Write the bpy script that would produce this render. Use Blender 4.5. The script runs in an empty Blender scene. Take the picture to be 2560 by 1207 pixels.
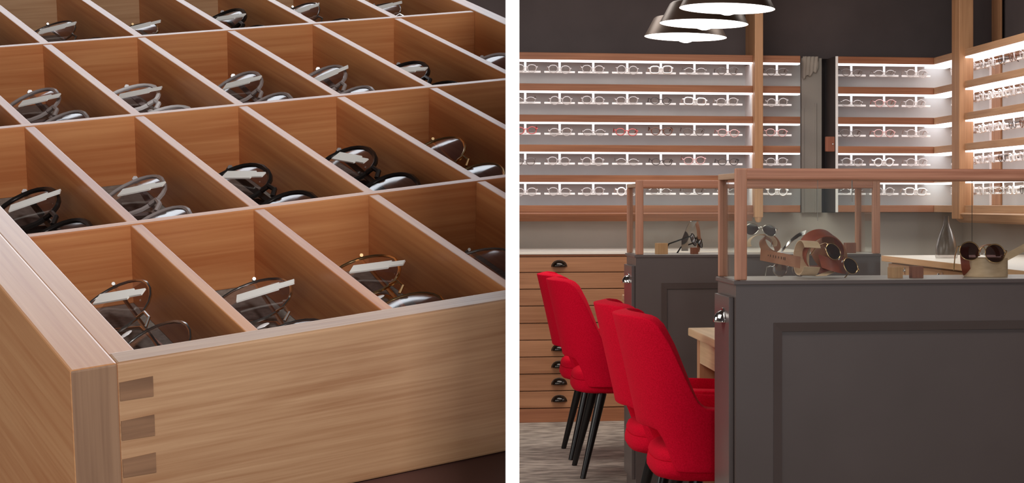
import bpy, bmesh, math, random
from mathutils import Vector, Matrix
random.seed(7)
S = bpy.context.scene
COL = S.collection

# ------------------------------------------------------------------ camera
F, CX, CY, EYE = 5000.0, 1930.0, 510.0, 1.15
YAW = math.atan((CX - 1020.0) / F)
FWD = Vector((math.sin(YAW), math.cos(YAW), 0)); RGT = Vector((math.cos(YAW), -math.sin(YAW), 0)); UP = Vector((0, 0, 1))
CAM = Vector((0, 0, EYE))
cd = bpy.data.cameras.new('camera'); cam = bpy.data.objects.new('camera', cd); COL.objects.link(cam)
cam.location = CAM; cam.rotation_euler = (math.pi / 2, 0, -YAW)
cd.sensor_width = 36; cd.lens = F * 36 / 2560
cd.shift_x = (1280 - CX) / 2560; cd.shift_y = (CY - 603.5) / 2560
cd.clip_start = .05; cd.clip_end = 60
S.camera = cam

# ------------------------------------------------------------------ light
w = bpy.data.worlds.new('world'); S.world = w; w.use_nodes = True
bg = w.node_tree.nodes['Background']; bg.inputs[0].default_value = (.97, .98, 1, 1); bg.inputs[1].default_value = 1.05
def area(name, loc, target, sx, sy, power, col=(1, 1, 1)):
    l = bpy.data.lights.new(name, 'AREA'); l.shape = 'RECTANGLE'; l.size = sx; l.size_y = sy; l.energy = power; l.color = col
    o = bpy.data.objects.new(name, l); COL.objects.link(o); o.location = loc
    o.rotation_euler = (Vector(target) - Vector(loc)).to_track_quat('-Z', 'Y').to_euler(); return o
area('fill_over_chairs', (-.6, 5.6, 2.66), (.3, 6.2, 0), 1.6, 2.4, 62, (1, .93, .85))  # added general fill from above, no fixture modelled
area('fill_by_wall', (1.2, 9.3, 2.66), (1.3, 9.8, 0), 2.6, 1.0, 52, (1, .93, .85))  # added overhead fill for the rear of the shop, not a modelled lamp
area('fill_over_case', (1.6, 4.2, 2.66), (1.5, 5.0, 0), 1.6, .8, 22, (1, .94, .88))  # added fill above the front case, with no fitting behind it
area('sheen_fill_over_drawer', (-.35, 3.35, 2.66), (-.05, 1.3, 1.1), 1.5, 1.3, 22, (.86, .92, 1))  # added source, placed so the drawer rims catch a cool sheen
area('fill_drawer_left', (-2.1, .35, .95), (-.2, 1.1, 1.0), .8, 1.0, 17, (1, .98, .95))  # added side light for the false front's outer face; wall_left has no window
area('fill_shop_left', (-2.2, 7.6, 1.5), (1.5, 8.2, 1.0), 2.2, 1.4, 36, (1, .97, .93))  # added fill from the left for chest fronts and chairs, no window built
area('fill_on_divider', (.25, -.5, 2.2), (.05, .95, 1.15), .25, .25, 24, (1, 1, 1))  # added light that whitens the divider's front edge, hung without a fixture
S.view_settings.view_transform = 'Standard'; S.view_settings.look = 'None'
S.view_settings.exposure = 0.0; S.view_settings.gamma = 1; S.view_settings.use_curve_mapping = False
S.cycles.max_bounces = 8; S.cycles.transparent_max_bounces = 24
S.cycles.caustics_reflective = False; S.cycles.caustics_refractive = False; S.cycles.sample_clamp_indirect = 4

# ------------------------------------------------------------------ pixel helpers (photo column/row on a real plane of the room)
def ray(px, py): return FWD + RGT * ((px - CX) / F) + UP * ((CY - py) / F)
def atY(px, py, Y): r = ray(px, py); return CAM + r * (Y / r.y)
def atX(px, py, X): r = ray(px, py); return CAM + r * (X / r.x)
def atZ(px, py, Z): r = ray(px, py); return CAM + r * ((Z - EYE) / r.z)
def wx(px, Y): return atY(px, CY, Y).x
def wz(py, px, Y): return atY(px, py, Y).z

# ------------------------------------------------------------------ materials
def lin(c): return tuple(((v / 255) / 12.92 if v / 255 <= .04045 else ((v / 255 + .055) / 1.055) ** 2.4) for v in c) + (1,)
def mat(name, col, rough=.5, metal=0, spec=.5, emit=None, es=0, coat=0, sheen=0):
    m = bpy.data.materials.new(name); m.use_nodes = True; b = m.node_tree.nodes['Principled BSDF']
    b.inputs['Base Color'].default_value = lin(col); b.inputs['Roughness'].default_value = rough
    b.inputs['Metallic'].default_value = metal; b.inputs['Specular IOR Level'].default_value = spec
    b.inputs['Coat Weight'].default_value = coat; b.inputs['Coat Roughness'].default_value = .12
    b.inputs['Sheen Weight'].default_value = sheen
    if emit: b.inputs['Emission Color'].default_value = lin(emit); b.inputs['Emission Strength'].default_value = es
    return m
def noisy(m, c1, c2, scale=(8, 8, 8), nscale=1, detail=5, bump=0, coords='Object', dist=0, lo=.3, hi=.7):
    nt = m.node_tree; b = nt.nodes['Principled BSDF']; L = nt.links.new
    tc = nt.nodes.new('ShaderNodeTexCoord'); mp = nt.nodes.new('ShaderNodeMapping'); mp.inputs['Scale'].default_value = scale
    n = nt.nodes.new('ShaderNodeTexNoise'); n.inputs['Scale'].default_value = nscale; n.inputs['Detail'].default_value = detail
    n.inputs['Distortion'].default_value = dist
    cr = nt.nodes.new('ShaderNodeValToRGB'); e = cr.color_ramp.elements
    e[0].position = lo; e[0].color = lin(c1); e[1].position = hi; e[1].color = lin(c2)
    L(tc.outputs[coords], mp.inputs['Vector']); L(mp.outputs['Vector'], n.inputs['Vector']); L(n.outputs[0], cr.inputs['Fac'])
    L(cr.outputs['Color'], b.inputs['Base Color'])
    if bump:
        bp = nt.nodes.new('ShaderNodeBump'); bp.inputs['Strength'].default_value = bump; bp.inputs['Distance'].default_value = .003
        L(n.outputs[0], bp.inputs['Height']); L(bp.outputs['Normal'], b.inputs['Normal'])
    return m
def wood(name, c1, c2, axis=0, fine=160, coarse=22, rough=.42, spec=.45, bump=.06):
    """grain runs along the given local axis: broad figure mixed with fine pores"""
    m = mat(name, c2, rough, spec=spec); nt = m.node_tree; b = nt.nodes['Principled BSDF']; L = nt.links.new
    tc = nt.nodes.new('ShaderNodeTexCoord')
    def nz(across, along, det, dist):
        mp = nt.nodes.new('ShaderNodeMapping'); sc = [across] * 3; sc[axis] = along; mp.inputs['Scale'].default_value = sc
        n = nt.nodes.new('ShaderNodeTexNoise'); n.inputs['Scale'].default_value = 1; n.inputs['Detail'].default_value = det; n.inputs['Distortion'].default_value = dist
        L(tc.outputs['Object'], mp.inputs['Vector']); L(mp.outputs['Vector'], n.inputs['Vector']); return n
    a = nz(coarse, coarse * .09, 4, 1.2); f = nz(fine * 2.2, fine * .05, 3, .3)
    mx = nt.nodes.new('ShaderNodeMix'); mx.data_type = 'FLOAT'; mx.inputs[0].default_value = .42
    L(a.outputs[0], mx.inputs[2]); L(f.outputs[0], mx.inputs[3])
    cr = nt.nodes.new('ShaderNodeValToRGB'); e = cr.color_ramp.elements
    e[0].position = .36; e[0].color = lin(c1); e[1].position = .62; e[1].color = lin(c2)
    L(mx.outputs[0], cr.inputs['Fac']); L(cr.outputs['Color'], b.inputs['Base Color'])
    bp = nt.nodes.new('ShaderNodeBump'); bp.inputs['Strength'].default_value = bump; bp.inputs['Distance'].default_value = .001
    L(f.outputs[0], bp.inputs['Height']); L(bp.outputs['Normal'], b.inputs['Normal'])
    return m
def glass(name, tint=(255, 255, 255), refl=.06, rough=.02):
    m = bpy.data.materials.new(name); m.use_nodes = True; nt = m.node_tree; nt.nodes.clear(); L = nt.links.new
    o = nt.nodes.new('ShaderNodeOutputMaterial'); t = nt.nodes.new('ShaderNodeBsdfTransparent'); t.inputs[0].default_value = lin(tint)
    g = nt.nodes.new('ShaderNodeBsdfGlossy'); g.inputs['Roughness'].default_value = rough
    lw = nt.nodes.new('ShaderNodeLayerWeight'); lw.inputs['Blend'].default_value = .25
    mr = nt.nodes.new('ShaderNodeMapRange'); mr.inputs['To Min'].default_value = refl; mr.inputs['To Max'].default_value = min(1, refl + .4); mr.inputs['From Min'].default_value = .03
    mx = nt.nodes.new('ShaderNodeMixShader')
    L(lw.outputs['Fresnel'], mr.inputs['Value']); L(mr.outputs[0], mx.inputs[0]); L(t.outputs[0], mx.inputs[1]); L(g.outputs[0], mx.inputs[2]); L(mx.outputs[0], o.inputs['Surface'])
    return m
M = {}
# pale oak drawer
OA, OB = (150, 92, 52), (196, 142, 96)
M['oak_u'] = wood('oak_along_side', (158, 114, 80), (188, 148, 112), 0, 240, 36, .32)
M['oak_v'] = wood('oak_along_front', (184, 122, 78), (206, 152, 106), 1, 150, 20, .30)
for q_ in ('oak_u', 'oak_v'): b_ = M[q_].node_tree.nodes['Principled BSDF']; b_.inputs['Coat Weight'].default_value = .35; b_.inputs['Coat Roughness'].default_value = .28
M['oak_end'] = wood('oak_end_grain', (126, 94, 72), (148, 114, 88), 2, 240, 60, .6)
M['oak_tail'] = wood('oak_dovetail_end_grain', (102, 72, 52), (150, 111, 82), 0, 90, 70, .6)
M['part_u'] = wood('oak_divider_long', (176, 106, 62), (204, 140, 90), 0, 150, 24, .34)
M['part_v'] = wood('oak_divider_short', (174, 100, 56), (204, 138, 86), 1, 150, 24, .34)
M['felt'] = noisy(mat('grey_felt', (120, 112, 104), .95), (104, 96, 88), (132, 124, 116), (300,) * 3)
M['plinth'] = noisy(mat('red_brown_board', (66, 38, 32), .6), (58, 32, 27), (84, 50, 42), (6, 1, 6))
# shop
M['wall_dark'] = noisy(mat('dark_umber_paint', (70, 62, 60), .85), (80, 71, 72), (91, 81, 82), (3, 3, 3))
M['wall_grey'] = noisy(mat('warm_grey_paint', (150, 143, 135), .8), (186, 178, 169), (198, 190, 181), (3, 3, 3))
M['panel'] = noisy(mat('grey_shelf_backing', (150, 144, 140), .8), (200, 202, 202), (212, 214, 214), (5, 5, 5))
M['ceil'] = mat('dark_ceiling_paint', (70, 62, 60), .9)
M['white'] = mat('white_divider_paint', (250, 250, 250), .7)
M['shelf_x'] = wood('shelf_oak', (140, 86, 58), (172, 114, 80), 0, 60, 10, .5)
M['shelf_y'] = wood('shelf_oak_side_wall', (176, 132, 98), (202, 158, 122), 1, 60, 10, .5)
M['post_z'] = wood('post_oak', (166, 118, 82), (198, 150, 110), 2, 60, 10, .5)
M['chest_x'] = wood('drawer_oak', (150, 100, 68), (180, 128, 92), 0, 60, 9, .5)
M['chest_y'] = wood('pale_chest_oak', (190, 148, 108), (214, 172, 132), 1, 60, 9, .5)
M['case_x'] = wood('case_frame_wood', (176, 114, 88), (210, 148, 120), 0, 80, 16, .4)
M['case_y'] = wood('case_side_wood', (176, 140, 112), (200, 164, 136), 1, 80, 16, .4)
M['case_z'] = wood('case_post_wood', (178, 120, 94), (212, 154, 126), 2, 80, 16, .4)
M['table'] = wood('table_oak', (206, 170, 130), (226, 192, 154), 1, 60, 9, .5)
M['table_leg'] = wood('table_leg_oak', (176, 124, 90), (200, 148, 110), 2, 60, 9, .5)
M['worktop'] = mat('pale_worktop', (236, 229, 219), .3)
M['cab'] = noisy(mat('umber_cabinet_lacquer', (86, 78, 76), .32, spec=.5), (92, 80, 78), (98, 86, 84), (4, 4, 4))
M['cab_top'] = mat('grey_glass_board', (190, 184, 178), .3)
M['led'] = mat('led_diffuser', (255, 255, 255), .6, emit=(246, 248, 255), es=2.3)
M['acryl'] = mat('frosted_acrylic', (252, 250, 250), .35, spec=.6)
M['carpet'] = noisy(mat('grey_carpet', (140, 132, 126), 1, spec=.1), (142, 132, 124), (196, 184, 172), (4, 9, 9), 2.4, 8, .25, lo=.38, hi=.64)
M['red'] = noisy(mat('red_wool', (216, 10, 42), .9, spec=.1), (206, 4, 38), (228, 12, 52), (240,) * 3, 1, 3, .25)
M['black_leg'] = mat('black_lacquer', (24, 21, 22), .28)
M['chrome'] = mat('chrome', (222, 220, 218), .12, 1)
M['blackpull'] = mat('blackened_nickel', (70, 66, 64), .22, 1)
M['shade'] = mat('smoked_shade', (98, 78, 66), .38, .35)
M['lamp_in'] = mat('white_lit_reflector', (255, 255, 255), .6, emit=(255, 250, 244), es=3.2)
M['bulb'] = mat('lit_bulb', (255, 255, 255), .4, emit=(255, 246, 234), es=6)
M['cord'] = mat('white_cord', (230, 224, 216), .5)
M['glass'] = glass('clear_glass', (253, 254, 253), .008)
M['gedge'] = mat('bright_wire', (220, 216, 210), .2, .6)
M['dwire'] = mat('dark_wire', (60, 54, 50), .4)
M['lens'] = glass('clear_lens', (232, 220, 220), .22, .12)
M['lens_shelf'] = glass('shop_lens', (246, 244, 243), .05, .05)
M['sunlens'] = glass('dark_sun_lens', (104, 82, 84), .10, .02)
M['gold'] = mat('gold_wire', (226, 190, 140), .2, 1)
M['silver'] = mat('silver_wire', (206, 202, 198), .2, 1)
M['gunmetal'] = mat('gunmetal', (64, 58, 56), .3, .8)
M['clear_ac'] = mat('clear_acetate', (226, 220, 218), .25, spec=.6)
def alpha(m, a): m.node_tree.nodes['Principled BSDF'].inputs['Alpha'].default_value = a; return m
M['clear_shelf'] = alpha(mat('water_clear_acetate', (232, 226, 224), .3, spec=.6), .5)
M['smoke_shelf'] = alpha(mat('water_smoke_acetate', (130, 118, 114), .3), .6)
M['white_ac'] = mat('white_acetate', (250, 248, 246), .25, spec=.6)
M['smoke_ac'] = mat('smoke_acetate', (150, 138, 134), .25)
M['black_ac'] = mat('black_acetate', (28, 24, 24), .2)
M['red_ac'] = mat('red_acetate', (214, 88, 84), .3)
M['rose_ac'] = mat('rose_acetate', (222, 176, 172), .3)
M['brown_ac'] = mat('brown_acetate', (112, 66, 44), .25)
M['tag'] = mat('white_price_tag', (248, 244, 236), .7)
M['tan'] = noisy(mat('tan_veneer', (226, 194, 158), .5), (216, 184, 148), (234, 204, 170), (30, 30, 90))
M['redtan'] = noisy(mat('russet_leather', (150, 70, 48), .5), (138, 60, 42), (160, 82, 56), (40, 40, 40))
M['midtan'] = noisy(mat('chestnut_strap', (176, 116, 82), .5), (166, 106, 74), (186, 128, 94), (40, 40, 40))
M['stamp'] = mat('stamped_mark', (96, 60, 40), .7)
M['cube_l'] = wood('pale_block', (196, 148, 104), (218, 172, 128), 2, 60, 20, .6)
M['cube_d'] = wood('walnut_block', (130, 76, 56), (158, 96, 72), 2, 60, 20, .6)
M['door'] = mat('grey_door_paint', (158, 150, 142), .5)
M['niche'] = mat('dark_niche_paint', (62, 52, 50), .7)
M['cloth'] = mat('pale_crumpled_cloth', (176, 166, 156), .8)
M['vase'] = glass('grey_vase_glass', (222, 218, 216), .03, .2)

# ------------------------------------------------------------------ mesh builder
class MB:
    def __init__(s): s.bm = bmesh.new()
    def box(s, x0, x1, y0, y1, z0, z1, bev=0):
        r = bmesh.ops.create_cube(s.bm, size=1)['verts']
        for v in r: v.co = Vector(((x0 + x1) / 2 + v.co.x * (x1 - x0), (y0 + y1) / 2 + v.co.y * (y1 - y0), (z0 + z1) / 2 + v.co.z * (z1 - z0)))
        if bev:
            ed = list({e for v in r for e in v.link_edges})
            bmesh.ops.bevel(s.bm, geom=ed, offset=bev, segments=2, profile=.6, affect='EDGES')
        return s
    def tube(s, pts, r, sides=6, closed=False, cap=True):
        pts = [Vector(p) for p in pts]; n = len(pts); rs = r if isinstance(r, (list, tuple)) else [r] * n
        rings = []; prev = None
        for i, p in enumerate(pts):
            a = pts[i - 1] if (i > 0 or closed) else pts[i]; b = pts[(i + 1) % n] if (i < n - 1 or closed) else pts[i]
            t = (b - a).normalized()
            if prev is None:
                ref = Vector((0, 0, 1)) if abs(t.z) < .9 else Vector((1, 0, 0)); u = t.cross(ref).normalized()
            else:
                u = (prev - t * prev.dot(t)); u = u.normalized() if u.length > 1e-6 else t.orthogonal().normalized()
            prev = u; v = t.cross(u)
            rings.append([s.bm.verts.new(p + (u * math.cos(2 * math.pi * k / sides) + v * math.sin(2 * math.pi * k / sides)) * rs[i]) for k in range(sides)])
        m = n if closed else n - 1
        for i in range(m):
            A, B = rings[i], rings[(i + 1) % n]
            for k in range(sides): s.bm.faces.new((A[k], A[(k + 1) % sides], B[(k + 1) % sides], B[k]))
        if cap and not closed: s.bm.faces.new(rings[0]); s.bm.faces.new(rings[-1])
        return s
    def lathe(s, prof, seg=32, c=(0, 0, 0), close=False):
        rings = []
        for r, z in prof:
            rings.append([s.bm.verts.new((c[0] + r * math.cos(2 * math.pi * k / seg), c[1] + r * math.sin(2 * math.pi * k / seg), c[2] + z)) for k in range(seg)])
        for i in range(len(rings) - 1):
            for k in range(seg): s.bm.faces.new((rings[i][k], rings[i][(k + 1) % seg], rings[i + 1][(k + 1) % seg], rings[i + 1][k]))
        if close: s.bm.faces.new(rings[0]); s.bm.faces.new(rings[-1])
        return s
    def grid(s, rows, closed=False):
        V = [[s.bm.verts.new(p) for p in r] for r in rows]
        for i in range(len(V) - 1):
            n = len(V[i])
            for k in range(n if closed else n - 1): s.bm.faces.new((V[i][k], V[i][(k + 1) % n], V[i + 1][(k + 1) % n], V[i + 1][k]))
        return s
    def ribbon(s, cs, ws, th, closed=False):
        """strip with thickness: centre points cs, half-width vectors ws"""
        n = len(cs); cs = [Vector(c) for c in cs]; ws = [Vector(q) for q in ws]; R = []
        for i in range(n):
            a = cs[i - 1] if (i > 0 or closed) else cs[i]; b = cs[(i + 1) % n] if (i < n - 1 or closed) else cs[i]
            nn = (b - a).cross(ws[i]).normalized() * th / 2
            R.append([s.bm.verts.new(q) for q in (cs[i] - ws[i] + nn, cs[i] + ws[i] + nn, cs[i] + ws[i] - nn, cs[i] - ws[i] - nn)])
        for i in range(n if closed else n - 1):
            A, B = R[i], R[(i + 1) % n]
            for k in range(4): s.bm.faces.new((A[k], A[(k + 1) % 4], B[(k + 1) % 4], B[k]))
        if not closed: s.bm.faces.new(R[0]); s.bm.faces.new(R[-1])
        return s
    def prism(s, poly, axis, a, b):
        """2-D polygon extruded along axis (0:x 1:y 2:z)"""
        def P(q, t):
            if axis == 0: return (t, q[0], q[1])
            if axis == 1: return (q[0], t, q[1])
            return (q[0], q[1], t)
        A = [s.bm.verts.new(P(q, a)) for q in poly]; B = [s.bm.verts.new(P(q, b)) for q in poly]; n = len(poly)
        for k in range(n): s.bm.faces.new((A[k], A[(k + 1) % n], B[(k + 1) % n], B[k]))
        s.bm.faces.new(A); s.bm.faces.new(B); return s
    def sphere(s, c, r, seg=12):
        q = bmesh.ops.create_uvsphere(s.bm, u_segments=seg, v_segments=seg // 2 + 1, radius=1)['verts']
        for v in q: v.co = Vector(c) + Vector((v.co.x * r[0], v.co.y * r[1], v.co.z * r[2])) if isinstance(r, (tuple, list)) else Vector(c) + v.co * r
        return s
    def clip(s, co, no):
        g = list(s.bm.verts) + list(s.bm.edges) + list(s.bm.faces)
        r = bmesh.ops.bisect_plane(s.bm, geom=g, plane_co=co, plane_no=no, clear_outer=True)
        ed = [e for e in s.bm.edges if e.is_boundary]
        if ed: bmesh.ops.holes_fill(s.bm, edges=ed, sides=0)
        return s
    def mesh(s, name, m, smooth=False, angle=.7):
        bmesh.ops.recalc_face_normals(s.bm, faces=s.bm.faces)
        me = bpy.data.meshes.new(name); s.bm.to_mesh(me); s.bm.free()
        me.materials.append(M[m] if isinstance(m, str) else m)
        if smooth:
            for p in me.polygons: p.use_smooth = True
            try: me.set_sharp_from_angle(angle=angle)
            except Exception: pass
        return me
    def build(s, name, m, parent=None, smooth=False, local=False, angle=.7):
        """vertices are world coordinates unless local; a parent without rotation is assumed for world ones"""
        if parent is not None and not local:
            p = parent; off = Vector()
            while p: off += p.location; p = p.parent
            bmesh.ops.translate(s.bm, verts=s.bm.verts, vec=-off)
        me = s.mesh(name, m, smooth, angle); o = bpy.data.objects.new(name, me); COL.objects.link(o); o.parent = parent; return o
def tag(o, label, cat, group=None):
    o['label'] = label; o['category'] = cat
    if group: o['group'] = group
    return o
def thing(name, label, cat, loc=(0, 0, 0), rz=0, group=None):
    o = bpy.data.objects.new(name, None); COL.objects.link(o); o.location = loc; o.rotation_euler = (0, 0, rz); o.empty_display_size = .05
    return tag(o, label, cat, group)
def struct(o, label=None):
    o['kind'] = 'structure'
    if label: o['label'] = label
    return o
def copy_tree(o, parent=None):
    c = o.copy(); COL.objects.link(c); c.parent = parent
    for ch in o.children: copy_tree(ch, c)
    return c
def box(*a, bev=0): return MB().box(*a, bev=bev)

# ------------------------------------------------------------------ room shell
YB, XR, XL, ZC = 11.46, 3.24, -2.3, 2.72
struct(box(XL, XR + .1, -1.6, YB + .3, -.06, 0).build('floor', 'carpet'), 'grey beige mottled carpet')
struct(box(XL, XR + .1, -1.6, YB + .3, ZC, ZC + .06).build('ceiling', 'ceil'), 'dark ceiling')
NX0, NX1 = wx(2001, 11.2), wx(2094, 11.2)
struct(box(XL, NX0, YB, YB + .1, 0, ZC).box(NX1, XR + .1, YB, YB + .1, 0, ZC).box(NX0, NX1, YB, YB + .1, 2.0, ZC).box(NX0, NX1, YB, YB + .1, 0, 1.10).build('wall_back', 'wall_dark'), 'dark umber painted back wall')
struct(box(XR, XR + .1, -1.6, YB, 0, ZC).build('wall_right', 'wall_dark'), 'dark umber painted side wall')
struct(box(XL - .1, XL, -1.6, YB + .1, 0, ZC).build('wall_left', 'wall_dark'), 'dark umber painted wall')
struct(box(XL, XR, YB - .012, YB, .02, 1.10).build('wall_lower', 'wall_grey'), 'warm grey wall between worktop and shelves')
struct(box(XR - .012, XR, 7.0, YB - .012, .02, 1.13).build('wall_lower_right', 'wall_grey'), 'warm grey side wall below shelves')

# white divider standing between the drawer bay and the shop floor
rR = ray(1298.5, CY); rL = ray(1264.0, CY)
dR = Vector((rR.x, rR.y, 0)).normalized(); nL = Vector((-dR.y, dR.x, 0))           # nL points left
D0 = .90; pR = CAM + rR * D0; pR.z = 0
TH = (CAM + rL * D0 - pR).dot(nL)
pL = pR + nL * TH; LEN = 1.5
g = MB(); q = [pR, pR + dR * LEN, pL + dR * LEN, pL]
g.prism([(v.x, v.y) for v in q], 2, 0, 1.42)
struct(g.build('wall_divider', 'white'), 'thin white divider panel between drawer and shop')

# ------------------------------------------------------------------ compartment drawer on its sloping plinth
Rm = [[0.82662749, -0.55972625, -0.05825393], [0.12058535, 0.27728945, -0.95318924], [0.54967824, 0.78090786, 0.29670987]]
T = [-0.32931253, -0.07421097, 0.99027239]
def c2w(c): return RGT * c[0] + UP * c[1] + FWD * c[2]
U = c2w([Rm[k][0] for k in range(3)]); V = c2w([Rm[k][1] for k in range(3)]); N = -c2w([Rm[k][2] for k in range(3)])
O = CAM + c2w(T)
DM = Matrix(((U.x, V.x, N.x, O.x), (U.y, V.y, N.y, O.y), (U.z, V.z, N.z, O.z), (0, 0, 0, 1)))
DI = DM.inverted()
PB, V1, PA, B0, WS, HD, FT = .075, .1981, .23457, .0135, .0149, .0905, .0355
VA = [0, V1, V1 + PA, V1 + 2 * PA, V1 + 3 * PA]
clip_co = DI @ (pL - nL * TH * .05 + Vector((0, 0, 1))); clip_no = DI.to_3x3() @ (-nL)
drawer = thing('compartment_drawer', 'pale oak drawer with dovetailed corner divided into compartments of eyeglasses', 'drawer')
drawer.matrix_world = DM
def dpart(mb, name, m, parent=None, clip=True, **k):
    if clip: mb.clip(clip_co, clip_no)
    if not mb.bm.faces: mb.bm.free(); return None
    return mb.build(name, m, parent or drawer, local=True, **k)
UE = 7 * PB; FL = -.05; PT = .0034
dpart(box(B0 - FT, B0 - FT + .0225, -WS - .0005, VA[4] + .03, -HD - .05, .0005, bev=.0012), 'false_front', 'oak_v')
ff = bpy.data.objects['false_front'].data; ff.materials.append(M['oak_end'])
for p in ff.polygons:
    if p.normal.y < -.9: p.material_index = 1
dpart(box(B0 - FT + .0225, B0, -WS + .0004, VA[4] + .015, -HD, 0, bev=.0005), 'inner_front', 'oak_v')
sd = dpart(box(B0 - FT + .0225, UE + .012, -WS, 0, -HD, .0004, bev=.0012), 'side_panel', 'oak_u')
for h0, h1 in ((-.0096, -.0198), (-.0302, -.0410), (-.0508, -.0612)):
    t = MB(); u0 = B0 - FT + .0232; u1 = u0 + .0165
    t.prism([(u0, h0 - .0003), (u1, h0 + .0002), (u1, h1 - .0002), (u0, h1 + .0003)], 1, -WS - .0004, -WS + .004)
    dpart(t, 'dovetail', 'oak_tail', sd)
dpart(box(B0, UE + .012, VA[4], VA[4] + .014, -HD, .0004, bev=.001), 'side_panel', 'oak_u')
dpart(box(UE, UE + .013, 0, VA[4], -HD, .0004, bev=.001), 'rear_panel', 'part_v')
dpart(box(B0, UE, 0, VA[4], FL - .008, FL), 'felt_bottom', 'felt')
for j in (1, 2, 3): dpart(box(B0, UE, VA[j] - PT, VA[j] + PT, FL, -.0006, bev=.0006), 'long_divider', 'part_u')
for i in range(1, 7):
    for j in range(4):
        a = VA[j] + (PT if j else 0); b = VA[j + 1] - (PT if j < 3 else 0)
        dpart(box(i * PB - PT, i * PB + PT, a, b, FL, -.0010, bev=.0006), 'short_divider', 'part_v')
# plinth: sloping top board on a closed base
pl = thing('display_plinth', 'dark red-brown sloping plinth carrying the compartment drawer', 'plinth', (O.x, O.y, 0))
cs = [DM @ Vector(p) for p in ((.002, -.20, -HD - .0005), (.62, -.20, -HD - .0005), (.62, .98, -HD - .0005), (.002, .98, -HD - .0005))]
g = MB(); top = [g.bm.verts.new(c) for c in cs]; low = [g.bm.verts.new(c - N * .03) for c in cs]
for k in range(4): g.bm.faces.new((top[k], top[(k + 1) % 4], low[(k + 1) % 4], low[k]))
g.bm.faces.new(top); g.bm.faces.new(low[::-1])
g.clip(pL - nL * TH * .05 + Vector((0, 0, 1)), -nL); g.build('sloping_top', 'plinth', pl)
cb = [DM @ Vector(p) for p in ((.03, -.13, -HD - .031), (.58, -.13, -HD - .031), (.58, .93, -HD - .031), (.03, .93, -HD - .031))]
g = MB(); top = [g.bm.verts.new(c) for c in cb]; low = [g.bm.verts.new((c.x, c.y, 0)) for c in cb]
for k in range(4): g.bm.faces.new((top[k], top[(k + 1) % 4], low[(k + 1) % 4], low[k]))
g.bm.faces.new(top); g.bm.faces.new(low[::-1])
g.clip(pL - nL * TH * .05 + Vector((0, 0, 1)), -nL); g.build('base', 'plinth', pl)

# ------------------------------------------------------------------ eyewear
def lens_outline(kind, w, h, n):
    pts = []
    for k in range(n):
        a = 2 * math.pi * k / n; c, s_ = math.cos(a), math.sin(a)
        e = {'round': 1, 'oval': 1, 'square': .62, 'panto': .85, 'aviator': .9}[kind]
        x = math.copysign(abs(c) ** e, c) * w / 2; z = math.copysign(abs(s_) ** e, s_) * h / 2
        if kind in ('panto', 'aviator') and z < 0: x *= 1 - .28 * (-z / (h / 2)) ** 1.4
        if kind == 'aviator': z -= .12 * h * (x / (w / 2)) * (1 if s_ < 0 else .3)
        pts.append((x, z))
    return pts
def eyewear(kind='round', frame='silver', lens='lens', w=.048, h=.044, r=.0012, bridge=.019, tr=None, n=18, sides=5, temple=.12, spread=0, fold=False, pads=False, only=None):
    """parts dict of meshes; x across, y to the back (temples), z up, lens centre height 0"""
    P = []; cx = bridge / 2 + w / 2; tr = tr or r * 1.25
    for s_ in (-1, 1):
        o = [(s_ * (cx + x * 1), .0012 * abs(x / w) * 4, z) for x, z in lens_outline(kind, w, h, n)]
        mb = MB().tube(o, r, sides, closed=True); P.append(('rim', mb.mesh('rim', frame, True), None))
        mb = MB(); c = [mb.bm.verts.new(q) for q in o]; ce = mb.bm.verts.new((s_ * cx, -.0022, 0))
        for k in range(n): mb.bm.faces.new((c[k], c[(k + 1) % n], ce))
        P.append(('lens', mb.mesh('lens', lens, True), None))
    P.append(('bridge', MB().tube([(-bridge / 2 + .001, .001, h * .14), (-bridge * .25, -.001, h * .24), (bridge * .25, -.001, h * .24), (bridge / 2 - .001, .001, h * .14)], r, sides).mesh('bridge', frame, True), None))
    hx = cx + w / 2
    for s_ in (-1, 1):
        if fold:
            y0 = .006 + (.003 if s_ > 0 else 0); L = hx * 1.75
            pts = [(s_ * hx, .001, h * .2), (s_ * (hx + .005), .004, h * .2), (s_ * (hx + .003), y0, h * .2), (s_ * (hx - L * .75), y0 + .004, h * .12), (s_ * (hx - L), y0 + .006, -h * .25)]
        else:
            k = spread * s_
            pts = [(s_ * hx, .001, h * .2), (s_ * (hx + .005), .003, h * .2), (s_ * (hx + .006) + k * .02, temple * .1, h * .2), (s_ * (hx + .004) + k, temple * .74, h * .12), (s_ * (hx + .002) + k, temple, -h * .5)]
        P.append(('temple', MB().tube(pts, [tr * .9, tr, tr, tr, tr * 1.2], sides).mesh('temple', frame, True), None))
        if pads: P.append(('nose_pad', MB().sphere((s_ * bridge * .36, .005, -h * .08), (.0018, .001, .004), 8).mesh('nose_pad', 'clear_ac', True), None))
    return P
def place_eyewear(P, name, label, cat, mw, group=None, extra=()):
    t = thing(name, label, cat, group=group); t.matrix_world = mw
    for nm, me, lb in list(P) + list(extra):
        o = bpy.data.objects.new(nm, me); COL.objects.link(o); o.parent = t
        if lb: o['label'] = lb
    return t
ORD = ['first', 'second', 'third', 'fourth', 'fifth', 'sixth', 'seventh', 'eighth', 'ninth', 'tenth']

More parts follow.
